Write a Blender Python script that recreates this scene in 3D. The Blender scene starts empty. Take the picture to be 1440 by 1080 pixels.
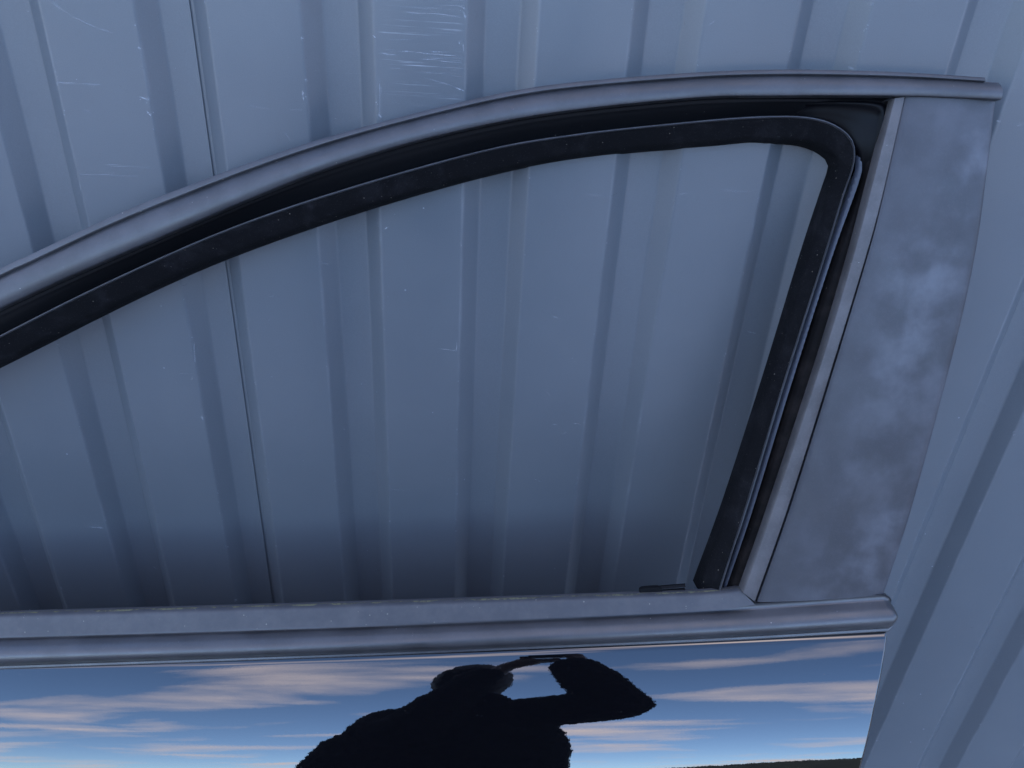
import bpy, bmesh, math, random
from mathutils import Vector, Matrix, noise
random.seed(4)
R = math.radians
scene = bpy.context.scene
col = scene.collection

# ------------------------------------------------------------------ camera
FPX, CX, CY = 1060.0, 720.0, 540.0            # focal length and centre for a 1440 px wide picture
CAM = Vector((0, -.81, 1.55))
ROT = Matrix(((.99860599, -.04609502, -.02571617), (0, .48720315, -.87328866), (.05278326, .87207129, .48652398)))
cd = bpy.data.cameras.new('camera'); cd.sensor_width = 36; cd.lens = 36 * FPX / 1440
cd.clip_start = .004; cd.clip_end = 3000
cam = bpy.data.objects.new('camera', cd); col.objects.link(cam)
cam.matrix_world = Matrix.Translation(CAM) @ ROT.to_4x4()
scene.camera = cam

# ------------------------------------------------------------------ sky, sun, exposure
SUN_EL, SUN_AZ = R(24), R(-6)                   # low sun behind the shed: the wall and the door stand in its shade
w = bpy.data.worlds.new('World'); scene.world = w; w.use_nodes = True
nt = w.node_tree; N_ = nt.nodes; N_.clear(); L_ = nt.links.new
def nd(t, **k):
    n = N_.new(t)
    for a, b in k.items(): setattr(n, a, b)
    return n
sky = nd('ShaderNodeTexSky', sky_type='NISHITA'); sky.sun_disc = False
sky.sun_elevation = SUN_EL; sky.sun_rotation = SUN_AZ; sky.air_density = 1.0; sky.dust_density = .2; sky.ozone_density = 3.0
tc = nd('ShaderNodeTexCoord'); sp = nd('ShaderNodeSeparateXYZ'); L_(tc.outputs['Generated'], sp.inputs[0])
def mth(op, a, b=None, c=None):
    n = nd('ShaderNodeMath', operation=op)
    for i, v in enumerate((a, b, c)):
        if v is None: continue
        if isinstance(v, (int, float)): n.inputs[i].default_value = v
        else: L_(v, n.inputs[i])
    return n.outputs[0]
zz = mth('ADD', mth('MAXIMUM', sp.outputs[2], 0.0), .16)
cv = nd('ShaderNodeCombineXYZ'); L_(mth('DIVIDE', sp.outputs[0], zz), cv.inputs[0]); L_(mth('DIVIDE', sp.outputs[1], zz), cv.inputs[1])
mp = nd('ShaderNodeMapping'); L_(cv.outputs[0], mp.inputs[0])
mp.inputs['Location'].default_value = (18.8, 7.6, 0); mp.inputs['Scale'].default_value = (1.15, 2.2, 1)
nz = nd('ShaderNodeTexNoise'); nz.inputs['Scale'].default_value = 1.35; nz.inputs['Detail'].default_value = 7; nz.inputs['Roughness'].default_value = .52
nz.inputs['Distortion'].default_value = .35; L_(mp.outputs[0], nz.inputs['Vector'])
rp = nd('ShaderNodeValToRGB'); rp.color_ramp.elements[0].position = .50; rp.color_ramp.elements[1].position = .76; L_(nz.outputs['Fac'], rp.inputs[0])
mx = nd('ShaderNodeMix', data_type='RGBA'); L_(rp.outputs[0], mx.inputs[0]); L_(sky.outputs[0], mx.inputs[6])
mx.inputs[7].default_value = (7.0, 5.7, 5.0, 1)
wb = nd('ShaderNodeMix', data_type='RGBA', blend_type='MULTIPLY'); wb.inputs[0].default_value = 1; wb.inputs[7].default_value = (.925, .955, 1.05, 1); L_(mx.outputs[2], wb.inputs[6])
bg = nd('ShaderNodeBackground'); L_(wb.outputs[2], bg.inputs[0]); bg.inputs[1].default_value = .15
ou = nd('ShaderNodeOutputWorld'); L_(bg.outputs[0], ou.inputs[0])
sl = bpy.data.lights.new('sun', 'SUN'); sl.energy = 2.0; sl.angle = R(.53); sl.color = (1, .82, .62)
so = bpy.data.objects.new('sun', sl); col.objects.link(so)
so.location = (4, 12, 6)
so.rotation_euler = Vector((-math.sin(SUN_AZ) * math.cos(SUN_EL), -math.cos(SUN_AZ) * math.cos(SUN_EL), -math.sin(SUN_EL))).to_track_quat('-Z', 'Y').to_euler()
vs = scene.view_settings; vs.view_transform = 'Standard'; vs.look = 'None'; vs.gamma = 1; vs.exposure = 2.30
vs.use_curve_mapping = False

# ------------------------------------------------------------------ helpers
def ray(px, py):
    return (ROT @ Vector(((px - CX) / FPX, -(py - CY) / FPX, -1))).normalized()
def on_wall(px, py, Y=0.0):
    r = ray(px, py); return CAM + r * ((Y - CAM.y) / r.y)
# the plane of the leaning door's window frame: S along the car, T up, NRM out
_a, _b = on_wall(1040, 831, -.19), on_wall(1150, 140, -.03)
KB = .109                                      # rise of the belt line along the car
TH = math.atan2(_b.y - _a.y, (_b.z - _a.z) - KB * (_b.x - _a.x))
O_ = Vector((0, _a.y, _a.z - KB * _a.x)); S_ = Vector((1, 0, KB)).normalized(); NRM = Vector((-KB * math.sin(TH), -math.cos(TH), math.sin(TH))).normalized(); T_ = S_.cross(NRM) * -1
if T_.z < 0: T_ = -T_
def P(px, py, v=0.0):                          # pixel -> (s, t) on the door plane lifted by v
    r = ray(px, py); o = O_ + NRM * v
    q = CAM + r * ((o - CAM).dot(NRM) / r.dot(NRM)) - O_
    return Vector((q.dot(S_), q.dot(T_)))
def D(st, v=0.0): return O_ + S_ * st[0] + T_ * st[1] + NRM * v

def link(name, verts, faces, mat, parent=None, smooth=40):
    me = bpy.data.meshes.new(name); me.from_pydata([tuple(v) for v in verts], [], faces); me.update()
    bm = bmesh.new(); bm.from_mesh(me); bmesh.ops.recalc_face_normals(bm, faces=bm.faces); bm.to_mesh(me); bm.free()
    if smooth:
        me.shade_smooth(); me.set_sharp_from_angle(angle=R(smooth))
    me.materials.append(mat)
    o = bpy.data.objects.new(name, me); col.objects.link(o)
    if parent: o.parent = parent
    return o
def empty(name, loc=(0, 0, 0)):
    o = bpy.data.objects.new(name, None); col.objects.link(o); o.location = loc; return o
def tag(o, label=None, cat=None, group=None, kind=None):
    for k, v in (('label', label), ('category', cat), ('group', group), ('kind', kind)):
        if v: o[k] = v
    return o
def catmull(pts, n):
    pts = [Vector(p) for p in pts]; pts = [pts[0] * 2 - pts[1]] + pts + [pts[-1] * 2 - pts[-2]]
    out = []
    for i in range(1, len(pts) - 2):
        a, b, c, d = pts[i - 1:i + 3]
        for k in range(24):
            t = k / 24
            out.append(.5 * ((2 * b) + (c - a) * t + (2 * a - 5 * b + 4 * c - d) * t * t + (3 * b - a - 3 * c + d) * t ** 3))
    out.append(pts[-2])
    acc = [0]
    for a, b in zip(out, out[1:]): acc.append(acc[-1] + (b - a).length)
    res = []; j = 0
    for k in range(n + 1):
        s = acc[-1] * k / n
        while j < len(acc) - 2 and acc[j + 1] < s: j += 1
        f = (s - acc[j]) / max(1e-9, acc[j + 1] - acc[j]); res.append(out[j].lerp(out[j + 1], min(1, max(0, f))))
    return res
def polyline(pts, n):
    acc = [0]; pts = [Vector(p) for p in pts]
    for a, b in zip(pts, pts[1:]): acc.append(acc[-1] + (b - a).length)
    res = []; j = 0
    for k in range(n + 1):
        s = acc[-1] * k / n
        while j < len(acc) - 2 and acc[j + 1] < s: j += 1
        f = (s - acc[j]) / max(1e-9, acc[j + 1] - acc[j]); res.append(pts[j].lerp(pts[j + 1], min(1, max(0, f))))
    return res
def ruled(name, A, B, prof, mat, parent=None, closed=True, smooth=40, vfun=None):
    """strip between the door-plane curves A and B; prof = [(u, v)], u across, v out of the door"""
    vs_, fs = [], []; m = len(prof); n = len(A)
    for i in range(n):
        for (u, v) in prof:
            st = A[i].lerp(B[i], u); vv = v + (vfun(i / (n - 1), u) if vfun else 0)
            vs_.append(D(st, vv))
    for i in range(n - 1):
        for j in range(m if closed else m - 1):
            k = (j + 1) % m
            fs.append((i * m + j, i * m + k, (i + 1) * m + k, (i + 1) * m + j))
    if closed:
        fs.append(tuple(range(m))[::-1]); fs.append(tuple((n - 1) * m + j for j in range(m)))
    return link(name, vs_, fs, mat, parent, smooth)
def smooth_prof(pts, per=5):
    q = catmull([Vector((u, v * 20)) for u, v in pts], per * (len(pts) - 1)); return [(p.x, p.y / 20) for p in q]

# ------------------------------------------------------------------ materials
class Mat:
    def __init__(s, name, base=(.1, .1, .1), rough=.5, **kw):
        s.m = bpy.data.materials.new(name); s.m.use_nodes = True; s.t = s.m.node_tree
        s.b = s.t.nodes['Principled BSDF']; s.set(base, rough, **kw)
        g = s.n('ShaderNodeNewGeometry'); s.pos = g.outputs['Position']
    def set(s, base, rough, **kw):
        s.b.inputs['Base Color'].default_value = (*base, 1); s.b.inputs['Roughness'].default_value = rough
        for k, v in kw.items(): s.b.inputs[k].default_value = v
    def n(s, t, **k):
        x = s.t.nodes.new(t)
        for a, b in k.items(): setattr(x, a, b)
        return x
    def l(s, a, b): s.t.links.new(a, b)
    def val(s, sock, v):
        if isinstance(v, (int, float)): sock.default_value = v
        elif isinstance(v, (tuple, Vector)): sock.default_value = tuple(v) if len(v) == len(sock.default_value) else (*v, 1)
        else: s.l(v, sock)
    def math(s, op, *a, clamp=False):
        x = s.n('ShaderNodeMath', operation=op); x.use_clamp = clamp
        for i, v in enumerate(a): s.val(x.inputs[i], v)
        return x.outputs[0]
    def vm(s, op, *a, scale=None):
        x = s.n('ShaderNodeVectorMath', operation=op)
        for i, v in enumerate(a): s.val(x.inputs[i], v)
        if scale is not None: s.val(x.inputs['Scale'], scale)
        return x.outputs['Value'] if op in ('DOT_PRODUCT', 'DISTANCE', 'LENGTH') else x.outputs[0]
    def noise(s, scale, detail=4, rough=.5, stretch=None, vec=None, dist=0):
        x = s.n('ShaderNodeTexNoise'); v = vec or s.pos
        if stretch: v = s.vm('MULTIPLY', v, stretch)
        s.l(v, x.inputs['Vector'])
        for k, q in (('Scale', scale), ('Detail', detail), ('Roughness', rough), ('Distortion', dist)): x.inputs[k].default_value = q
        return x.outputs['Fac']
    def ramp(s, f, a, b, lo=0., hi=1.):
        x = s.n('ShaderNodeMapRange'); x.interpolation_type = 'SMOOTHSTEP'
        for i, v in enumerate((f, a, b, lo, hi)): s.val(x.inputs[i], v)
        return x.outputs[0]
    def mix(s, f, a, b):
        x = s.n('ShaderNodeMix', data_type='RGBA'); s.val(x.inputs[0], f); s.val(x.inputs[6], a); s.val(x.inputs[7], b); return x.outputs[2]
    def specks(s, scale, size, density, stretch=None):
        x = s.n('ShaderNodeTexVoronoi'); v = s.pos
        if stretch: v = s.vm('MULTIPLY', v, stretch)
        s.l(v, x.inputs['Vector']); x.inputs['Scale'].default_value = scale
        sep = s.n('ShaderNodeSeparateColor'); s.l(x.outputs['Color'], sep.inputs[0])
        r = s.math('LESS_THAN', sep.outputs[0], density); sz = s.math('MULTIPLY', sep.outputs[1], size)
        d = s.math('LESS_THAN', x.outputs['Distance'], sz)
        return s.math('MULTIPLY', s.math('MULTIPLY', r, d), sep.outputs[2])
    def bump(s, h, strength, dist=.001):
        x = s.n('ShaderNodeBump'); x.inputs['Strength'].default_value = strength; x.inputs['Distance'].default_value = dist
        s.l(h, x.inputs['Height']); s.l(x.outputs[0], s.b.inputs['Normal'])
    def color(s, c): s.l(c, s.b.inputs['Base Color'])
    def rough(s, r): s.l(r, s.b.inputs['Roughness'])

def wall_material():
    M = Mat('blue_grey_coated_steel', (.1, .12, .15), .36, IOR=1.62)
    base = M.mix(M.ramp(M.noise(2.4, 5, .6), .3, .7), (.102, .117, .133), (.123, .137, .151))
    base = M.mix(M.ramp(M.noise(7, 5, .6, (1, 1, .12)), .45, .8, 0, .35), base, (.126, .142, .156))          # dull vertical weathering
    grime = M.ramp(M.noise(30, 6, .7, (1.5, 1, .18)), .56, .8, 0, .28)
    base = M.mix(grime, base, (.10, .10, .105))
    # fine rubbed streaks left by things leaned against the ribs, strongest on one rib
    sepx = M.n('ShaderNodeSeparateXYZ'); M.l(M.pos, sepx.inputs[0])
    c = on_wall(592, 60)
    reg = M.math('MULTIPLY', M.ramp(M.math('ABSOLUTE', M.math('SUBTRACT', sepx.outputs[0], c.x)), .044, .034), M.ramp(M.math('ABSOLUTE', M.math('SUBTRACT', sepx.outputs[2], c.z)), .085, .03))
    st1 = M.ramp(M.noise(60, 4, .75, (.11, 1, 6)), .57, .72)
    st2 = M.ramp(M.noise(26, 5, .8, (.2, 1, 9), vec=M.vm('ADD', M.pos, (3, 1, 7))), .66, .76)
    streak = M.math('MAXIMUM', M.math('MULTIPLY', st1, M.math('MULTIPLY', reg, .42)), M.math('MULTIPLY', st2, M.ramp(M.noise(5, 2), .45, .7, 0, .14)))
    # chips along the bends of the ribs
    e1 = M.math('FRACT', M.math('DIVIDE', M.math('ADD', M.math('SUBTRACT', sepx.outputs[0], X0), 40 * PER), PER))
    da = M.math('MINIMUM', e1, M.math('SUBTRACT', 1, e1)); db = M.math('ABSOLUTE', M.math('SUBTRACT', e1, (2 * SLP + REC) / PER))
    ed = M.ramp(M.math('MULTIPLY', M.math('MINIMUM', da, db), PER), .0028, .0006)
    chip = M.math('MULTIPLY', ed, M.ramp(M.noise(75, 5, .8), .60, .70, 0, .5))
    rub = M.math('MULTIPLY', ed, M.ramp(M.noise(6, 4, .7), .45, .7, 0, .07))
    sp1 = M.specks(95, .11, .045); sp2 = M.specks(34, .05, .10)
    wear = M.math('MAXIMUM', streak, M.math('MAXIMUM', M.math('MAXIMUM', chip, rub), M.math('MAXIMUM', M.math('MULTIPLY', sp1, .5), M.math('MULTIPLY', sp2, .6))))
    base = M.mix(M.ramp(M.noise(1100, 2, .6), .42, .66, 0, .16), base, (.20, .21, .23))
    base = M.mix(M.ramp(M.noise(140, 4, .7), .56, .74, 0, .14), base, (.075, .08, .09))
    M.color(M.mix(wear, base, (.62, .64, .68)))
    M.rough(M.math('ADD', M.ramp(M.noise(9, 5, .6), .3, .7, .30, .37), M.math('MULTIPLY', wear, .2)))
    M.bump(M.noise(3.2, 2), .30, .004)
    return M.m

# rib profile of the cladding, metres
PER, SLP, REC, DEP = .16, .0177, .0340, .016
X0 = on_wall(657, 0).x                          # a left bend of a groove
SCR = [  # scratches: pixel ends, width, strength
    (66, -3, 100, 22, 1, .40), (100, 22, 140, 41, 1.2, .42), (140, 41, 160, 46, 1.3, .30),
    (76, 116, 146, 118, 1.2, .30), (78, 113, 82, 120, 2, .35), (112, 245, 198, 248, 1, .32), (147, 233, 216, 235, 1, .36),
    (105, 244, 114, 282, 1.1, .35), (196, 136, 209, 140, 2.0, .85), (203, 131, 210, 150, 1.2, .6), (206, 156, 214, 165, 1.7, .8), (197, 95, 202, 96, 1.5, .5), (194, 67, 198, 68, 1.4, .7), (189, 35, 191, 36, 1.4, .9), (118, 156, 130, 157, 1.2, .3),
    (560, 72, 652, 79, .9, .60), (535, 75, 562, 77, 1, .4), (590, 83, 650, 88, .9, .42), (648, 10, 654, 12, 1.6, .8), (652, 16, 655, 27, 1.5, .6), (525, 50, 528, 53, 2.2, .9), (565, 16, 650, 24, .9, .35), (651, 62, 652, 72, 1.4, .6), (640, 123, 653, 128, 1.2, .6), (534, 108, 535, 165, 1.0, .45), (532, 160, 537, 166, 1.6, .55), (600, 110, 640, 122, .9, .3),
    (425, 127, 427, 142, 1.3, .55), (345, 147, 380, 154, .8, .28), (408, 154, 427, 155, 1, .3),
    (870, 273, 858, 276, 1.0, .35), (823, 273, 857, 277, .9, .3), (945, 292, 952, 273, 1.0, .36), (952, 273, 972, 271, 1.0, .32), (1010, 268, 1066, 269, 1.0, .30),
    (620, 491, 642, 493, .9, .35), (642, 480, 642, 500, 1.0, .40), (773, 443, 786, 448, 1.2, .42), (803, 512, 811, 508, 1.2, .35), (806, 596, 816, 595, 1.6, .35), (628, 669, 640, 670, 1.0, .4), (548, 688, 584, 690, .8, .25), (480, 603, 482, 610, 1.6, .35),
    (120, 740, 146, 742, 1.8, .32), (126, 736, 148, 743, 1.2, .30), (272, 480, 275, 511, 1.0, .40), (284, 585, 286, 592, 2, .5), (250, 525, 274, 526, .8, .28), (262, 402, 253, 402, .8, .3), (1264, 838, 1276, 832, 1.1, .45), (1305, 866, 1309, 861, 1.2, .35), (1430, 177, 1437, 175, 2, .5), (1221, 6, 1230, 7, 1.5, .4), (1195, 96, 1202, 97, 1.8, .6), (1135, 345, 1140, 352, 1.5, .55), (647, 228, 648, 290, .8, .35), (530, 300, 532, 330, .8, .3),
]

def plastic(name, base, rough, bloom=0, across=None, dirt=.15, specks=True, ior=1.5):
    M = Mat(name, base, rough)
    lo = tuple(c * (.94 if across else .8) for c in base); hi = tuple(c * 1.08 if across else c * 1.25 + .004 for c in base)
    c = M.mix(M.ramp(M.noise(18, 6, .65), .35, .68), lo, hi)
    c = M.mix(M.ramp(M.noise(420, 3, .6), .5, .75, 0, dirt), c, (.16, .155, .15))
    if bloom:
        b = M.math('MULTIPLY', M.ramp(M.noise(22, 4, .5), .34, .76, 0, bloom), M.ramp(M.noise(8, 2), .35, .65, .3, 1)); b2 = M.ramp(M.noise(60, 5, .6), .45, .8, 0, bloom * .10)
        if across:                                # chalky film thickest towards the rear edge
            (xa, za), (xb, zb), wdt = across; k = (xb - xa) / (zb - za); sx = M.n('ShaderNodeSeparateXYZ'); M.l(M.pos, sx.inputs[0])
            d = M.math('SUBTRACT', M.math('ADD', xa - za * k, M.math('MULTIPLY', sx.outputs[2], k)), sx.outputs[0])
            b = M.math('MULTIPLY', b, M.ramp(d, wdt * 1.0, wdt * .25, .25, 1))
        c = M.mix(M.math('MAXIMUM', b, b2), c, (.175, .182, .21))
    if specks: c = M.mix(M.math('MULTIPLY', M.specks(260, .16, .05), .8), c, (.45, .42, .38))
    M.color(c); M.rough(M.ramp(M.noise(24, 5, .6), .3, .7, rough - .05, rough + .08))
    M.bump(M.math('ADD', M.noise(900, 3), M.math('MULTIPLY', M.noise(60, 3), .6)), .12, .0006)
    M.b.inputs['IOR'].default_value = ior
    return M.m

# ------------------------------------------------------------------ ground, hill
g = Mat('grey_gravel', (.12, .11, .10), .9)
g.color(g.mix(g.ramp(g.noise(40, 6, .7), .35, .65), (.33, .31, .28), (.50, .475, .44)))
g.bump(g.noise(60, 5, .7), .6, .02)
bmv = [(x, y, 0) for x in (-900, 900) for y in (-900, 900)]
tag(link('ground', bmv, [(0, 1, 3, 2)], g.m, smooth=0), kind='structure')
hm = Mat('dark_wooded_slope', (.02, .026, .018), .9)
hm.color(hm.mix(hm.ramp(hm.noise(.2, 6, .7), .35, .65), (.008, .012, .008), (.022, .028, .018)))
hv, hf = [], []; HN = 420
for i in range(HN + 1):
    a = R(-178 + 176 * i / HN)                  # arc on the far side of the yard, behind the photographer
    for j in range(4):
        rad = 150 + 40 * (j / 3); k = j / 3
        h = 0 if j == 0 else (21 + 13 * math.cos(a) + 3.0 * noise.noise(Vector((i * .03, j, 2))) + (1.0 * noise.noise(Vector((i * .5, j, 7))) + .6 * noise.noise(Vector((i * 1.7, 3, j))) if j > 1 else 0)) * (k ** .7)
        hv.append((math.cos(a) * rad, math.sin(a) * rad, h - .2))
for i in range(HN):
    for j in range(3): hf.append((i * 4 + j, i * 4 + j + 1, i * 4 + j + 5, i * 4 + j + 4))
tag(link('hill', hv, hf, hm.m), kind='structure')

# ------------------------------------------------------------------ clad wall
wall_m = wall_material()
WALL_H = 3.2
wall = tag(empty('metal_wall', (0, 0, 0)), 'blue grey ribbed sheet metal wall, scratched, behind the car door', 'wall')
SHEET = 10                                       # ribs per sheet
def sheet_mesh(name):
    """one profiled sheet with rounded bends; x runs from 0 to SHEET periods, origin at a left bend of a groove"""
    br = .0022; line = []                       # (x, depth)
    corners = []
    for k in range(SHEET + 1):
        b = k * PER
        corners += [(b, 0), (b + SLP, DEP), (b + SLP + REC, DEP), (b + 2 * SLP + REC, 0)]
    x_start, x_end = SLP + .006, SHEET * PER + SLP + REC - .0035    # laps over its neighbour in a groove
    corners = [c for c in corners if x_start + .001 < c[0] < x_end - .001]
    corners = [(x_start, DEP + .0012)] + corners + [(x_end, DEP - .0016)]
    line.append(corners[0])
    for a, b, c in zip(corners, corners[1:], corners[2:]):
        a, b, c = map(Vector, (a, b, c)); p = b + (a - b).normalized() * br; q = b + (c - b).normalized() * br
        for t in (0, .33, .67, 1): line.append(tuple((p.lerp(b, t)).lerp(b.lerp(q, t), t)))
    line.append(corners[-1])
    rows = [0] + [WALL_H * i / 32 for i in range(1, 33)]
    vs_, fs = [], []; n = len(line)
    for z in rows:
        for (x, d) in line: vs_.append((x, d, z))
    for r in range(len(rows) - 1):
        for j in range(n - 1): fs.append((r * n + j, r * n + j + 1, (r + 1) * n + j + 1, (r + 1) * n + j))
    nv = len(vs_); vs_ += [(x, y + .0007, z) for x, y, z in vs_]; fs += [tuple(i + nv for i in f[::-1]) for f in fs]
    for r in range(len(rows) - 1):
        for j in (0, n - 1): fs.append((r * n + j, (r + 1) * n + j, (r + 1) * n + j + nv, r * n + j + nv))
    me = bpy.data.meshes.new(name); me.from_pydata(vs_, [], fs); me.shade_smooth(); me.set_sharp_from_angle(angle=R(50)); me.materials.append(wall_m)
    return me
sm = sheet_mesh('cladding_sheet')
XS = X0 - 2 * PER                                # the groove with the visible seam
for k in range(-5, 5):
    o = bpy.data.objects.new('cladding_sheet', sm); col.objects.link(o); o.parent = wall
    o.location = (XS + k * SHEET * PER, 0, 0)
wd = Mat('wall_lining', (.25, .23, .2), .8)
def boxmesh(name, lo, hi, mat, parent=None):
    x0, y0, z0 = lo; x1, y1, z1 = hi
    v = [(x, y, z) for x in (x0, x1) for y in (y0, y1) for z in (z0, z1)]
    return link(name, v, [(0, 1, 3, 2), (4, 6, 7, 5), (0, 4, 5, 1), (2, 3, 7, 6), (0, 2, 6, 4), (1, 5, 7, 3)], mat, parent, 0)
boxmesh('wall_core', (-8.1, .03, -.02), (8.1, .12, WALL_H), wd.m, wall)
boxmesh('cap_flashing', (-8.15, -.03, WALL_H - .06), (8.15, .14, WALL_H + .02), wall_m, wall)

# scratches worn through the coating: ragged slivers lying on the sheets
def profile_depth(x):
    q = (x - X0) % PER
    if q < SLP: return DEP * q / SLP
    if q < SLP + REC: return DEP
    if q < 2 * SLP + REC: return DEP * (1 - (q - SLP - REC) / SLP)
    return 0
scr_m = Mat('bare_scratch', (.62, .65, .70), .55)
at = scr_m.n('ShaderNodeAttribute', attribute_name='worn'); tr = scr_m.n('ShaderNodeBsdfTransparent'); ms = scr_m.n('ShaderNodeMixShader')
scr_m.l(scr_m.math('MULTIPLY', at.outputs['Fac'], scr_m.ramp(scr_m.noise(500, 4, .7), .3, .6, .25, 1)), ms.inputs[0])
scr_m.l(tr.outputs[0], ms.inputs[1]); scr_m.l(scr_m.b.outputs[0], ms.inputs[2]); scr_m.l(ms.outputs[0], scr_m.t.nodes['Material Output'].inputs['Surface'])
sr = random.Random(11); sv, sf, sw = [], [], []
def sliver(a, b, wd, st, n=None):
    d = b - a; ln = d.length
    if ln < 1e-5: return
    n = n or max(4, int(ln / .004)); t = d.normalized(); nrm = Vector((-t.z, 0, t.x)); ph = sr.uniform(0, 99); b0 = len(sv)
    for i in range(n + 1):
        k = i / n; c = a.lerp(b, k) + nrm * (.0012 * noise.noise(Vector((k * ln * 40, ph, 0))) * min(1, ln / .02))
        h = wd * (.25 + .9 * abs(noise.noise(Vector((k * ln * 180, ph, 5))))) * min(1, 6 * k + .15, 6 * (1 - k) + .15)
        q = st * max(.12, min(1, .7 + .9 * noise.noise(Vector((k * ln * 90, ph, 9)))))
        for sgn in (-1, 1):
            p = c + nrm * h * sgn; sv.append((p.x, profile_depth(p.x) - .00025, p.z)); sw.append(q)
    for i in range(n): sf.append((b0 + 2 * i, b0 + 2 * i + 1, b0 + 2 * i + 3, b0 + 2 * i + 2))
for (x0, y0, x1, y1, wd_, st) in SCR:
    a, b = on_wall(x0, y0), on_wall(x1, y1); a.y = b.y = 0
    sliver(a, b, wd_ * .0007, min(1, st * .95))
    for q in range(2):
        off = Vector((sr.uniform(-.004, .004), 0, sr.uniform(-.0025, .0025))); f0 = sr.uniform(0, .6)
        sliver(a.lerp(b, f0) + off, a.lerp(b, f0 + sr.uniform(.1, .4)) + off, wd_ * .0005, st * .8)
for i in range(30):                                 # the rubbed rib
    y = sr.choice((sr.gauss(15, 6), sr.gauss(52, 5), sr.gauss(72, 9), sr.uniform(5, 165), sr.gauss(110, 12)))
    x = sr.uniform(530, 640); l = min(sr.uniform(8, 90), 655 - x)
    a, b = on_wall(x, y), on_wall(x + l, y + l * sr.uniform(.03, .1)); a.y = b.y = 0
    sliver(a, b, sr.uniform(.00012, .0004), sr.uniform(.08, .36))
for i in range(300):                                # stray nicks
    p = Vector((sr.uniform(-.75, .75), 0, sr.uniform(.5, 1.65))); a_ = sr.gauss(0, .5) if sr.random() < .7 else sr.uniform(0, 3.1)
    l = sr.choice((.0008, .001, .0015, .0015, .003, .006, .012)); sliver(p, p + Vector((math.cos(a_), 0, math.sin(a_))) * l, sr.uniform(.0003, .0008), sr.uniform(.2, .7))
so_ = link('scratch_marks', sv, sf, scr_m.m, wall, 0); so_['kind'] = 'stuff'
at_ = so_.data.attributes.new('worn', 'FLOAT', 'POINT')
at_.data.foreach_set('value', sw)

# ------------------------------------------------------------------ the car door
door = tag(empty('car_door', (0, -.25, 0)), 'black car door without window glass leaning on the ribbed metal wall', 'car door')
def dpart(o):
    o.parent = door; o.matrix_parent_inverse = Matrix.Translation((0, .25, 0)); return o
rail_m = plastic('satin_black_rail_plastic', (.034, .034, .039), .44, dirt=.05, ior=1.72)
belt_m = plastic('weathered_belt_plastic', (.030, .029, .032), .37, dirt=.08, ior=1.85)
_p, _q = D(P(1403, 142)), D(P(1246, 838))
trim_m = plastic('bloomed_pillar_film', (.040, .040, .047), .42, bloom=.52, across=((_p.x, _p.z), (_q.x, _q.z), .12), dirt=.06, ior=1.5, specks=False)
strip_m = plastic('faded_pillar_edge_plastic', (.085, .078, .078), .5, bloom=.1, dirt=.2)
lip_m = Mat('dusty_belt_rubber', (.08, .08, .085), .55)
lc = lip_m.mix(lip_m.ramp(lip_m.noise(30, 6, .7), .35, .7), (.068, .068, .075), (.092, .090, .094))
lip_m.color(lip_m.mix(lip_m.math('MULTIPLY', lip_m.specks(300, .3, .1), .7), lc, (.3, .28, .22)))
lip_m.bump(lip_m.noise(800, 4, .7), .2, .0006)
moss_m = Mat('lichen_dirt', (.16, .15, .08), .9)
moss_m.color(moss_m.mix(moss_m.ramp(moss_m.noise(150, 5, .7), .4, .6), (.085, .082, .075), (.20, .19, .11)))
frame_m = Mat('gloss_black_frame', (.004, .004, .005), .32, **{'Specular IOR Level': .3})
frame_m.color(frame_m.mix(frame_m.math('MULTIPLY', frame_m.specks(230, .14, .06), .5), (.006, .006, .007), (.3, .28, .26)))
seal_m = Mat('flocked_black_rubber', (.012, .012, .013), .75)
sc_ = seal_m.mix(seal_m.ramp(seal_m.noise(22, 6, .75, dist=.4), .46, .78, 0, .8), (.005, .005, .006), (.022, .021, .024))
sc_ = seal_m.mix(seal_m.ramp(seal_m.noise(700, 2, .6), .62, .74, 0, .35), sc_, (.075, .07, .072))
sc_ = seal_m.mix(seal_m.math('MULTIPLY', seal_m.specks(330, .22, .12), .5), sc_, (.42, .36, .30))
seal_m.color(sc_); seal_m.bump(seal_m.noise(1300, 3, .7), .35, .0006); seal_m.b.inputs['Specular IOR Level'].default_value = .12
pillar_rub = Mat('brown_black_rubber', (.018, .014, .013), .7)
pc = pillar_rub.mix(pillar_rub.ramp(pillar_rub.noise(40, 5, .7), .4, .75), (.006, .005, .005), (.018, .014, .013))
pillar_rub.color(pillar_rub.mix(pillar_rub.math('MULTIPLY', pillar_rub.specks(220, .16, .08), .6), pc, (.35, .3, .25)))
pillar_rub.b.inputs['Specular IOR Level'].default_value = .12
cush_m = Mat('moulded_corner_rubber', (.003, .003, .004), .34, **{'Specular IOR Level': .10})
liner_m = Mat('blue_grey_channel_liner', (.060, .068, .090), .42)

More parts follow.
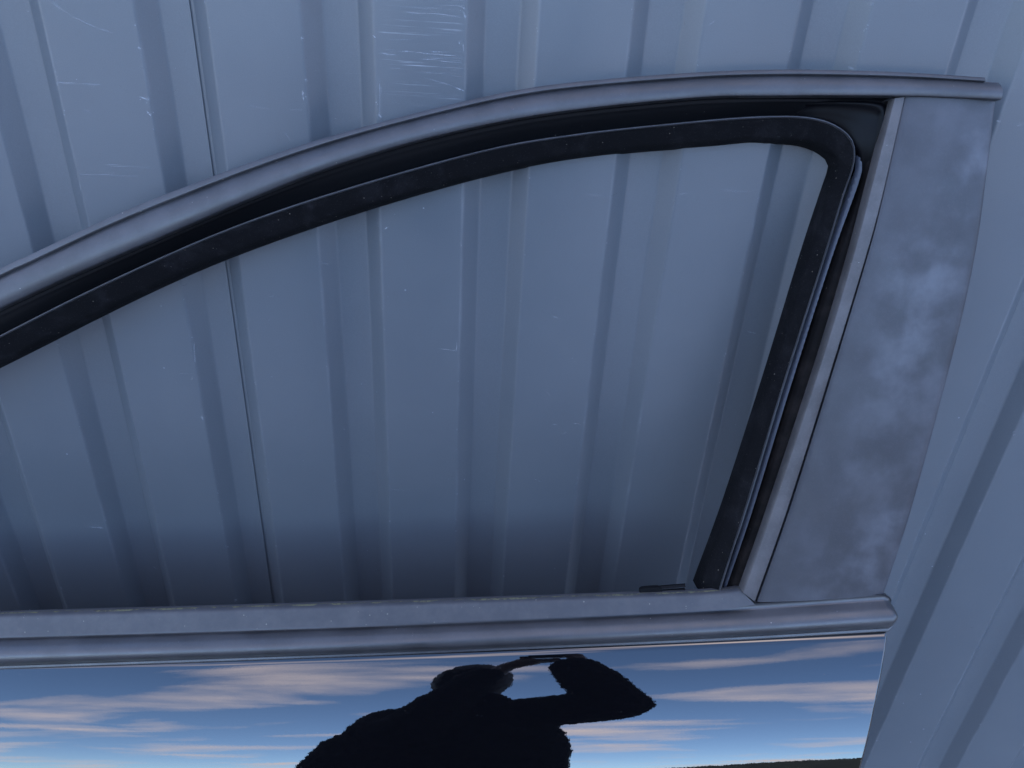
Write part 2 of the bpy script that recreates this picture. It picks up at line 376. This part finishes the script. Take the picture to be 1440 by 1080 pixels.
# -- curves (s, t) on the door plane
def C(pts, n, v=0.0, f=catmull): return f([P(x, y, v) for x, y in pts], n)
rail_top = [(-560, 745), (-420, 628), (-200, 482), (0, 378), (43, 358), (160, 303), (267, 260), (373, 221), (480, 187), (613, 152), (720, 128), (813, 115), (960, 103), (1080, 98), (1193, 99), (1293, 103), (1385, 109)]
rail_bot = [(-560, 815), (-420, 690), (-200, 541), (0, 436), (222, 337), (480, 232), (720, 170), (960, 141), (1080, 137), (1260, 137), (1330, 139), (1402, 142)]
seal_top = [(-560, 855), (-420, 733), (-200, 578), (0, 472), (153, 395.5), (320, 322), (480, 267), (680, 211), (813, 188), (960, 172), (1040, 165), (1093, 163), (1130, 164), (1160, 170), (1180, 180)]
open_top = [(-560, 895), (-420, 772), (-200, 617), (0, 510), (320, 359), (720, 235.5), (1030, 199), (1084, 197), (1125, 197.5), (1152, 203), (1170, 212)]
NR = 150
# gliding resample: keep A and B paired by their x position
def pair(A, B, n, va=0.0, vb=0.0): return C(A, n, va), C(B, n, vb)
A, B = pair(rail_top[:-1] + [(1340, 105), (1405, 110)], rail_bot, NR)
# main band and the thin outer lip of the roof rail moulding
band = smooth_prof([(.20, .0000), (.225, .0002), (.30, .0026), (.42, .0052), (.58, .0073), (.76, .0082), (.92, .0078), (.985, .0062), (1.0, -.004)], 4)
rail = dpart(ruled('roof_rail_moulding', A, B, band + [(.96, -.010), (.24, -.010)], rail_m, vfun=lambda s, u: -.10 * max(0, .75 - s) * max(0, u - .72) ** 2))
lipA, lipB = C(rail_top[:-1] + [(1383, 109)], NR), C(rail_bot[:-2] + [(1322, 139), (1383, 141)], NR)
lip = smooth_prof([(0, -.007), (.006, .0008), (.04, .0022), (.10, .0030), (.165, .0035), (.195, .0027), (.225, .0002)], 4)
ruled('outer_lip', lipA, lipB, lip + [(.2, -.012), (.02, -.012)], rail_m).parent = rail
# black frame under the rail, turned downwards into the shade
fA, fB = C([(x, y - 2) for x, y in rail_bot[:-3]] + [(1253, 137)], NR), C(seal_top, NR, -.016)
ftop = smooth_prof([(0, -.003), (.05, -.009), (.16, -.0105), (.20, -.0112), (.30, -.0135), (.7, -.020), (1.0, -.024)], 3)
dpart(ruled('window_frame', fA, fB, ftop + [(1, -.040), (0, -.030)], frame_m.m))
# right leg of the frame down the pillar
pil_in = [(1255, 139), (1226, 250), (1197, 360), (1153, 507), (1083, 718), (1043, 831)]
strip_l = [(1180, 180), (1196, 203), (1212, 230), (1211, 262), (1175, 362), (1118, 540), (1062, 718), (1021, 833)]
strip_r = [(1253, 139)]
LA = C(pil_in, 90, -.004); LB = C(strip_l, 90, -.018)
leg = smooth_prof([(0, -.001), (.06, -.010), (.3, -.015), (.65, -.017), (1.0, -.022)], 3)
dpart(ruled('pillar_channel', LB, LA, [(1 - u, v) for u, v in leg][::-1] + [(1, -.030), (0, -.040)], pillar_rub.m))
# corner cushion with its soft raised arc
ca = C([(1120, 140.5), (1190, 140), (1232, 140.5), (1249, 146), (1250, 160), (1243, 188), (1228, 243)], 60, -.010); cb = C([(1120, 169), (1155, 171), (1178, 180), (1192, 192), (1203, 208), (1210, 224), (1209, 246)], 60, -.014)
dpart(ruled('corner_cushion', ca, cb, smooth_prof([(-.02, -.024), (.02, -.0120), (.10, -.0086), (.20, -.0084), (.32, -.0112), (.65, -.0135), (.95, -.0165), (1.05, -.024)], 4), cush_m.m, closed=False, vfun=lambda s, u: -.010 * (abs(2 * s - 1)) ** 4))
# liner strip deep in the channel
l_l = [(1200, 200), (1204, 228), (1197, 258), (1162, 362), (1105, 540), (1051, 718), (1014, 831)]
l_r = [(1204, 202), (1213, 230), (1208, 260), (1171, 362), (1114, 540), (1059, 718), (1020, 831)]
lA, lB = C(l_l, 220, -.02), C(l_r, 220, -.02)
lin = ruled('channel_liner', lA, lB, [(.05, -.0225), (.2, -.0195), (.5, -.0182), (.75, -.0178), (.9, -.0205)], liner_m.m, closed=False, vfun=lambda s, u: .00035 * math.sin(s * 2 * math.pi * 75) * (s < .5))
dpart(lin)
# flocked glass run seal round the opening
seal_out = seal_top + [(1191, 189), (1200, 206), (1198, 236), (1184, 277), (1158, 362), (1101, 540), (1047, 718), (1011, 833)]
seal_in = open_top + [(1181, 222), (1183, 232), (1178, 248), (1168, 277), (1140, 362), (1085, 540), (1027, 718), (984, 835)]
sA, sB = C(seal_out, 260, -.012), C(seal_in, 260, -.016)
sealp = smooth_prof([(0, -.024), (.025, -.0130), (.06, -.0098), (.11, -.0100), (.22, -.0120), (.55, -.0180), (.85, -.0240), (1.0, -.030)], 4)
dpart(ruled('glass_run_seal', sA, sB, sealp + [(1.02, -.050), (.3, -.052), (.05, -.045)], seal_m.m))
bead_m = plastic('worn_lit_bead', (.045, .044, .050), .36, dirt=.2)  # paler bead: the lip's highlight put into its colour, with a worn grey line
seal_o = [o for o in bpy.data.objects if o.name == 'glass_run_seal'][0]
ruled('seal_lit_bead', sA, sB, smooth_prof([(-.01, -.018), (.0, -.0105), (.025, -.0080), (.07, -.0076), (.11, -.0100), (.12, -.015)], 4), bead_m, closed=False).parent = seal_o
# pillar edge strip and pillar trim, with the dark gap between them opening downwards
seam = [(1272, 137), (1256, 210), (1238, 287), (1218, 360), (1163, 540), (1107, 718), (1062, 846)]
es_l, es_r = C(pil_in, 60), C(seam, 60)
dpart(ruled('pillar_edge_strip', es_l, es_r, [(0, -.006), (.03, .0004), (.12, .0022), (.5, .0027), (.90, .0022), (.99, .0008), (1.0, -.010), (0, -.012)], strip_m, vfun=lambda s, u: -.0014 * s * u))
pr_l = C([(x + .4 + 2.4 * max(0, min(1, (y - 230) / 200)), y) for x, y in seam], 60); pr_r = C([(1404, 130), (1403, 150), (1393, 233), (1375, 360), (1343, 503), (1285, 718), (1246, 838)], 60)
tp = smooth_prof([(0, -.004), (.004, .0008), (.05, .0017), (.3, .0027), (.6, .0022), (.93, -.0012), (.985, -.0030), (1.0, -.0055)], 4)
dpart(ruled('pillar_trim', pr_l, pr_r, tp + [(.985, -.0085), (0, -.012)], trim_m))
# belt: glass-side lip with lichen on its top edge, then groove and rounded moulding
bt = [(-640, 884), (-300, 876), (0, 867), (480, 853.5), (960, 837.5), (1043, 831)]
bm_ = [(-640, 910), (-300, 902), (0, 893), (480, 878), (960, 858), (1060, 848)]
b1, b2 = C(bt, 120), C(bm_, 120)
lp = dpart(ruled('belt_seal_lip', b1, b2, smooth_prof([(0, -.009), (.06, -.0035), (.2, -.0015), (.6, .0015), (1.0, .0042)], 4) + [(1, -.012), (.05, -.016)], lip_m.m))
lr = random.Random(2)
md = ruled('lichen_edge', b1, b2, [(-.004, -.0088), (.012, -.0070), (.025, -.0056), (.02, -.010)], moss_m.m, vfun=lambda s, u: .0010 * noise.noise(Vector((s * 300, u * 3, 1))) - .0005)
md.parent = lp
bb = [(-640, 958), (-300, 950), (0, 940), (480, 923), (960, 903), (1248, 887)]
bu = [(-640, 906), (-300, 898), (0, 890), (480, 876), (960, 855), (1243, 836)]
m1, m2 = C(bu, 140), C(bb, 140)
bp = smooth_prof([(0, -.0005), (.06, -.0022), (.12, -.0022), (.17, -.0012), (.22, .0018), (.32, .0080), (.44, .0126), (.54, .0142), (.63, .0136), (.74, .0105), (.84, .0060), (.89, .0036), (.93, .0042), (.97, .0040), (1.0, .0010)], 4)
beltmould = dpart(ruled('belt_moulding', m1, m2, bp + [(.98, -.012), (.02, -.014)], belt_m))
# rounded end of the belt moulding
ec1, ec2 = C([(1243, 836), (1250, 839), (1256, 846), (1259, 854)], 10), C([(1248, 887), (1251, 884), (1256, 876), (1259, 866)], 10)
ecp = ruled('end_cap', ec1, ec2, bp + [(.98, -.012), (.02, -.014)], belt_m, vfun=lambda s, u: -.010 * s * s)
ecp.parent = beltmould
# little clip standing up behind the belt
clip_m = Mat('black_clip_plastic', (.006, .006, .007), .6, **{'Specular IOR Level': .15}).m
kl = dpart(ruled('clip', C([(x, y - 6) for x, y in [(899, 834), (903, 831.5), (925, 830), (931, 833)]], 10, -.014), C([(x, y - 6) for x, y in [(899, 844), (903, 844), (925, 843), (931, 843)]], 10, -.014), [(0, -.016), (.1, -.012), (1, -.012), (1, -.020)], clip_m))
ruled('prong', C([(x, y - 6) for x, y in [(928, 831.5), (964, 828.5)]], 4, -.014, polyline), C([(x, y - 6) for x, y in [(928, 834), (964, 831)]], 4, -.014, polyline), [(0, -.015), (1, -.013), (1, -.018), (0, -.018)], clip_m).parent = kl
ruled('prong', C([(x, y - 6) for x, y in [(928, 837.5), (964, 834.5)]], 4, -.014, polyline), C([(x, y - 6) for x, y in [(928, 840), (964, 837)]], 4, -.014, polyline), [(0, -.015), (1, -.013), (1, -.018), (0, -.018)], clip_m).parent = kl

# -- painted skin: a shoulder that faces the sky just under the belt and turns upright below
paint = Mat('gloss_black_paint', (.0035, .0035, .0045), .015, IOR=2.0)
paint.bump(paint.math('ADD', paint.noise(420, 2, .5), paint.math('MULTIPLY', paint.noise(40, 2), .6)), .010, .0006)
paint.color(paint.mix(paint.math('MULTIPLY', paint.specks(260, .10, .05), .5), (.0035, .0035, .0045), (.30, .28, .25)))
paint.rough(paint.math('ADD', .012, paint.math('MULTIPLY', paint.specks(400, .2, .04), .3)))
L0, R0 = P(0, 938), P(1248, 886)
dl, dr = D(L0, -.001), D(R0, -.001)
KX = (dr.z - dl.z) / (dr.x - dl.x); YT = (dl.y + dr.y) / 2
def ztop(x): return dl.z + (x - dl.x) * KX
prof = [(.016, .016), (.006, .006), (.002, .0015)]; Y, Z = 0.0, 0.0
def step(e, ds):
    global Y, Z
    prof.append((Y, Z)); Y -= math.sin(R(e)) * ds; Z -= math.cos(R(e)) * ds
for i in range(10): step(82 - 34 * (i / 9) ** .7, .0011)
for i in range(80): step(48 - 22.5 * i / 80, .002)
for i in range(60): step(25.5 - 25.5 * (i / 60), .0035)
for i in range(40): step(0 - 22 * (i / 40), .008)
prof.append((Y, Z))
EDGE = [(0, .0), (.05, .0)]
def hit_skin(px, py):
    r = ray(px, py); lo = None
    for t in [x * .001 for x in range(600, 1500)]:
        q = CAM + r * t
        zz_ = q.z - ztop(q.x)
        yy = None
        for a, b in zip(prof, prof[1:]):
            if b[1] <= zz_ <= a[1]:
                f = (a[1] - zz_) / max(1e-9, a[1] - b[1]); yy = YT + a[0] + (b[0] - a[0]) * f; break
        if yy is not None and q.y >= yy: return q, zz_
    return None
edge = []
for (x, y) in [(1248, 897), (1246, 915), (1242, 937), (1230, 997), (1213, 1073)]:
    h = hit_skin(x, y)
    if h: edge.append((h[1], h[0].x))
edge.sort(reverse=True)
print('skin edge', [(round(a, 3), round(b, 3)) for a, b in edge])
def xedge(z):
    e = edge
    if z >= e[0][0]: return e[0][1] + (z - e[0][0]) * .2
    for a, b in zip(e, e[1:]):
        if b[0] <= z <= a[0]: f = (a[0] - z) / (a[0] - b[0]); return a[1] + (b[1] - a[1]) * f
    sl_ = (e[-1][1] - e[-2][1]) / (e[-1][0] - e[-2][0]); return e[-1][1] + (z - e[-1][0]) * sl_ * math.exp((z - e[-1][0]) * 4)
NC = 90; XL = -1.0; sv, sf = [], []
cols = [i / 80 * .985 for i in range(81)] + [.985 + .015 * (1 - (1 - i / 10) ** 2) for i in range(1, 11)]
for (py_, pz) in prof:
    xe = xedge(pz)
    row = []
    for c in cols:
        x = XL + (xe - .003 - XL) * c; row.append((x, YT + py_ + ((x - .1) ** 2 - .12) / 40, ztop(x) + pz))
    x, y, z = row[-1]
    for a in (25, 50, 75, 100): row.append((x + .003 * math.sin(R(a)), y + .003 * (1 - math.cos(R(a))), z))
    row.append((x + .0025, y + .012, z))
    sv += row
m = NC + 6
for r_ in range(len(prof) - 1):
    for c in range(m - 1): sf.append((r_ * m + c, r_ * m + c + 1, (r_ + 1) * m + c + 1, (r_ + 1) * m + c))
skin = dpart(link('door_skin', sv, sf, paint.m, smooth=60))
# inner shell of the door behind the skin and behind the belt
shell_m = Mat('dark_inner_shell', (.05, .054, .062), .5)
iv, if_ = [], []
ip = [(YT + .006, -.012)] + [(YT + a + .014, b - .010) for a, b in prof[15::12]]
for x in (XL + .01, xedge(-.05) - .035):
    for (y, z) in ip: iv.append((x - (.10 * (z / -.7) if x > 0 else 0), y + ((x - .1) ** 2 - .12) / 40, ztop(x) + z))
    bk = YT + (.085 if x > 0 else .165)
    for yy, zz_ in ((bk - .03, None), (bk, -.30), (bk - .012, -.23), (bk - .022, -.16), (bk - .045, -.09), (YT + .03, -.012)):
        iv.append((x - (.06 if zz_ is None and x > 0 else 0), yy, .06 if zz_ is None else ztop(x) + zz_))
k = len(iv) // 2
for i in range(k): if_.append((i, (i + 1) % k, k + (i + 1) % k, k + i))
if_ += [tuple(range(k)), tuple(range(k, 2 * k))]
dpart(link('inner_shell', iv, if_, shell_m.m, smooth=0))

# ------------------------------------------------------------------ the photographer, seen only as a reflection
def skinned(name, joints, edges, mat, parent, root, sub=2, fuzz=0, fs=.05):
    me = bpy.data.meshes.new(name); names = list(joints)
    me.from_pydata([joints[k][0] for k in names], [(names.index(a), names.index(b)) for a, b in edges], [])
    o = bpy.data.objects.new(name, me); col.objects.link(o); o.parent = parent
    md_ = o.modifiers.new('skin', 'SKIN'); md_.use_smooth_shade = True
    for i, k_ in enumerate(names):
        r = joints[k_][1]; r = (r, r) if isinstance(r, (int, float)) else r
        me.skin_vertices[0].data[i].radius = r; me.skin_vertices[0].data[i].use_root = (k_ == root)
    s = o.modifiers.new('sub', 'SUBSURF'); s.levels = sub; s.render_levels = sub
    if fuzz:
        tx = bpy.data.textures.new(name, 'CLOUDS'); tx.noise_scale = fs; tx.noise_depth = 3
        d_ = o.modifiers.new('fuzz', 'DISPLACE'); d_.texture = tx; d_.texture_coords = 'GLOBAL'; d_.strength = fuzz; d_.mid_level = .5
    me.materials.append(mat); return o
per = tag(empty('person', (0, 0, 0)), 'person in a dark fleece coat photographing the door, mirrored in its paint', 'person')
flesh = Mat('skin', (.20, .115, .085), .6); fle = flesh.m
coat_m = Mat('black_fleece', (.012, .012, .014), .95); coat_m.b.inputs['Specular IOR Level'].default_value = .1
coat_m.bump(coat_m.noise(300, 4, .7), .6, .004)
trou = Mat('dark_denim', (.015, .018, .028), .9); shoe = Mat('black_leather', (.01, .01, .01), .5); hairm = Mat('dark_brown_hair', (.02, .014, .01), .7)
J = dict(pelvis=((-.165, -1.13, .86), .10), waist=((-.165, -1.13, 1.0), .10), chest=((-.165, -1.10, 1.16), .10), neck0=((-.175, -1.07, 1.30), .05), neck=((-.18, -1.045, 1.37), .05),
    skull=((-.185, -1.035, 1.49), (.072, .085)), crown=((-.185, -1.035, 1.58), .06), nose=((-.185, -.945, 1.485), .012), chin=((-.185, -.975, 1.405), .03),
    rsh=((.01, -1.08, 1.25), .05), relb=((.19, -1.0, 1.25), .042), rwr=((.10, -.895, 1.485), .028), rpalm=((.062, -.862, 1.525), (.030, .016)),
    lsh=((-.31, -1.07, 1.20), .05), lelb=((-.24, -.94, 1.09), .042), lwr=((-.10, -.885, 1.46), .028), lpalm=((-.06, -.85, 1.52), (.026, .015)),
    rhip=((-.075, -1.13, .83), .085), rkn=((-.055, -1.11, .47), .06), rank=((-.055, -1.14, .09), .04), rtoe=((-.035, -1.00, .04), .035),
    lhip=((-.255, -1.13, .83), .085), lkn=((-.275, -1.11, .47), .06), lank=((-.275, -1.14, .09), .04), ltoe=((-.295, -1.00, .04), .035))
E_ = [('pelvis', 'waist'), ('waist', 'chest'), ('chest', 'neck0'), ('neck0', 'neck'), ('neck', 'skull'), ('skull', 'crown'), ('skull', 'nose'), ('neck', 'chin'),
    ('chest', 'rsh'), ('rsh', 'relb'), ('relb', 'rwr'), ('rwr', 'rpalm'), ('chest', 'lsh'), ('lsh', 'lelb'), ('lelb', 'lwr'), ('lwr', 'lpalm'),
    ('pelvis', 'rhip'), ('rhip', 'rkn'), ('rkn', 'rank'), ('rank', 'rtoe'), ('pelvis', 'lhip'), ('lhip', 'lkn'), ('lkn', 'lank'), ('lank', 'ltoe')]
def finger(side, k_, pts, r):
    prev = side + 'palm'
    for i, p in enumerate(pts):
        nme = f'{side}f{k_}{i}'; J[nme] = (p, r * (1 - .12 * i)); E_.append((prev, nme)); prev = nme
cf = ROT @ Vector((0, 0, -1)); cr = ROT @ Vector((1, 0, 0)); cu = ROT @ Vector((0, 1, 0))
CC = CAM - cf * .034                              # centre of the compact camera, just behind its lens
def cp(a, b, c): return tuple(CC + cr * a + cu * b + cf * c)
J['rpalm'] = (cp(.060, -.026, -.012), (.028, .018)); J['rwr'] = (cp(.070, -.065, -.03), .028)
for k_, (b_, ln) in enumerate(((.022, .9), (.004, 1.05), (-.014, 1.0), (-.031, .8))):
    finger('r', k_, [cp(.066, b_, .008), cp(.056, b_ + .002, .024), cp(.056 - .026 * ln, b_ + .002, .023)], .0085)
finger('r', 4, [cp(.052, -.010, -.024), cp(.032, .002, -.023)], .010)
J['lpalm'] = (cp(-.045, -.052, -.008), (.030, .020)); J['lwr'] = (cp(-.095, -.072, -.03), .027)      # the left hand carries the camera from below
for k_, (c_, ln) in enumerate(((.018, .9), (.003, 1.05), (-.012, 1.0), (-.027, .8))):
    finger('l', k_, [cp(-.018, -.048, c_), cp(.006, -.046, c_), cp(.006 + .026 * ln, -.042, c_)], .0088)
finger('l', 4, [cp(-.058, -.030, -.004), cp(-.058, -.006, .006)], .010)
skinned('body', J, E_, fle, per, 'pelvis', 2)
def lofted(name, chains, mat, parent, voxel, fuzz, fs):
    """one closed garment: runs of overlapping ellipsoids fused by a voxel remesh"""
    bm = bmesh.new()
    for ch in chains:
        for (pa, ra), (pb, rb) in zip(ch, ch[1:]):
            pa, pb = Vector(pa), Vector(pb); ra = Vector(ra if isinstance(ra, tuple) else (ra,) * 3); rb = Vector(rb if isinstance(rb, tuple) else (rb,) * 3)
            n = max(2, int((pb - pa).length / .025))
            for i in range(n + 1):
                k_ = i / n; c = pa.lerp(pb, k_); r = ra.lerp(rb, k_)
                bmesh.ops.create_icosphere(bm, subdivisions=3, radius=1, matrix=Matrix.Translation(c) @ Matrix.Diagonal((*r, 1)))
    me = bpy.data.meshes.new(name); bm.to_mesh(me); bm.free(); me.materials.append(mat)
    o = bpy.data.objects.new(name, me); col.objects.link(o); o.parent = parent
    rm = o.modifiers.new('fuse', 'REMESH'); rm.mode = 'VOXEL'; rm.voxel_size = voxel; rm.use_smooth_shade = True
    sm_ = o.modifiers.new('soften', 'SMOOTH'); sm_.factor = .5; sm_.iterations = 4
    tx = bpy.data.textures.new(name, 'CLOUDS'); tx.noise_scale = fs; tx.noise_depth = 3
    d_ = o.modifiers.new('fuzz', 'DISPLACE'); d_.texture = tx; d_.texture_coords = 'GLOBAL'; d_.strength = fuzz; d_.mid_level = .5
    return o
lofted('coat', [
    [((-.190, -1.12, .70), (.300, .17, .06)), ((-.190, -1.12, .90), (.300, .17, .10)), ((-.180, -1.10, 1.02), (.285, .16, .10)), ((-.165, -1.10, 1.10), (.250, .16, .10)), ((-.165, -1.10, 1.17), (.215, .14, .08)), ((-.175, -1.08, 1.26), (.15, .11, .06)), ((-.182, -1.05, 1.335), (.115, .10, .04))],
    [((.0, -1.08, 1.255), .10), ((.10, -1.05, 1.265), .100), ((.170, -1.0, 1.255), .088), ((.218, -.985, 1.250), .046)],
    [((.185, -.99, 1.26), .075), ((.118, -.93, 1.385), .077), ((.070, -.880, 1.475), .062)],
    [((-.30, -1.07, 1.165), .10), ((-.30, -1.0, 1.07), .095), ((-.25, -.945, 1.04), .085), ((-.185, -.915, 1.25), .064), ((-.135, -.88, 1.41), .050)],
], coat_m.m, per, .010, .020, .014)
TJ = dict(pelvis=((-.165, -1.13, .87), .115), rhip=((-.075, -1.13, .80), .10), rkn=((-.055, -1.11, .47), .075), rank=((-.055, -1.14, .10), .062), lhip=((-.255, -1.13, .80), .10), lkn=((-.275, -1.11, .47), .075), lank=((-.275, -1.14, .10), .062))
skinned('trousers', TJ, [('pelvis', 'rhip'), ('rhip', 'rkn'), ('rkn', 'rank'), ('pelvis', 'lhip'), ('lhip', 'lkn'), ('lkn', 'lank')], trou.m, per, 'pelvis', 2)
for sx, tx_ in ((-.055, -.035), (-.275, -.295)):
    skinned('shoe', dict(heel=((sx, -1.17, .045), (.045, .045)), mid=((sx, -1.09, .048), .046), toe=((tx_, -.98, .036), (.042, .034))), [('heel', 'mid'), ('mid', 'toe')], shoe.m, per, 'mid', 2)
bm = bmesh.new(); bmesh.ops.create_icosphere(bm, subdivisions=5, radius=1)
for v in bm.verts:
    q = v.co.copy(); k_ = 1 + .05 * noise.noise(q * 5) + .05 * noise.noise(q * 19)
    if q.y > .45 and q.z < .2 and abs(q.x) < .6: k_ *= .78            # leaves the face free
    v.co = Vector((-.185 + q.x * .100 * k_, -1.045 + q.y * .110 * k_, 1.490 + q.z * .150 * k_))
me = bpy.data.meshes.new('hair'); bm.to_mesh(me); bm.free(); me.shade_smooth(); me.materials.append(hairm.m)
o = bpy.data.objects.new('hair', me); col.objects.link(o); o.parent = per
for sx in (-.215, -.155):
    bm = bmesh.new(); bmesh.ops.create_uvsphere(bm, u_segments=12, v_segments=8, radius=.012); me = bpy.data.meshes.new('eye'); bm.to_mesh(me); bm.free(); me.shade_smooth()
    me.materials.append(shoe.m); o = bpy.data.objects.new('eye', me); col.objects.link(o); o.location = (sx, -.957, 1.505); o.parent = per
# the compact camera in the raised hand
pc_m = Mat('black_camera_body', (.012, .012, .013), .45)
cam_thing = tag(empty('compact_camera', tuple(CC)), 'black compact camera held up in front of the photographer, mirrored in the paint', 'camera')
cam_thing.rotation_euler = ROT.to_euler()
def local_box(name, c, s, mat, bev):
    bm = bmesh.new(); bmesh.ops.create_cube(bm, size=1)
    for v in bm.verts: v.co = Vector((v.co.x * s[0] + c[0], v.co.y * s[1] + c[1], v.co.z * s[2] + c[2]))
    bmesh.ops.bevel(bm, geom=bm.edges[:], offset=bev, segments=3, affect='EDGES', profile=.6)
    me = bpy.data.meshes.new(name); bm.to_mesh(me); bm.free(); me.shade_smooth(); me.set_sharp_from_angle(angle=R(40)); me.materials.append(mat)
    o = bpy.data.objects.new(name, me); col.objects.link(o); o.parent = cam_thing; return o
local_box('camera_body', (0, 0, 0), (.098, .057, .024), pc_m.m, .006)
bm = bmesh.new(); bmesh.ops.create_cone(bm, cap_ends=True, segments=40, radius1=.024, radius2=.021, depth=.016); me = bpy.data.meshes.new('lens_barrel'); bm.to_mesh(me); bm.free()
me.shade_smooth(); me.set_sharp_from_angle(angle=R(40)); me.materials.append(pc_m.m); o = bpy.data.objects.new('lens_barrel', me); col.objects.link(o); o.parent = cam_thing; o.location = (0, 0, -.019); o.rotation_euler = (math.pi, 0, 0)
local_box('shutter_button', (.032, .030, 0), (.010, .004, .010), pc_m.m, .001)
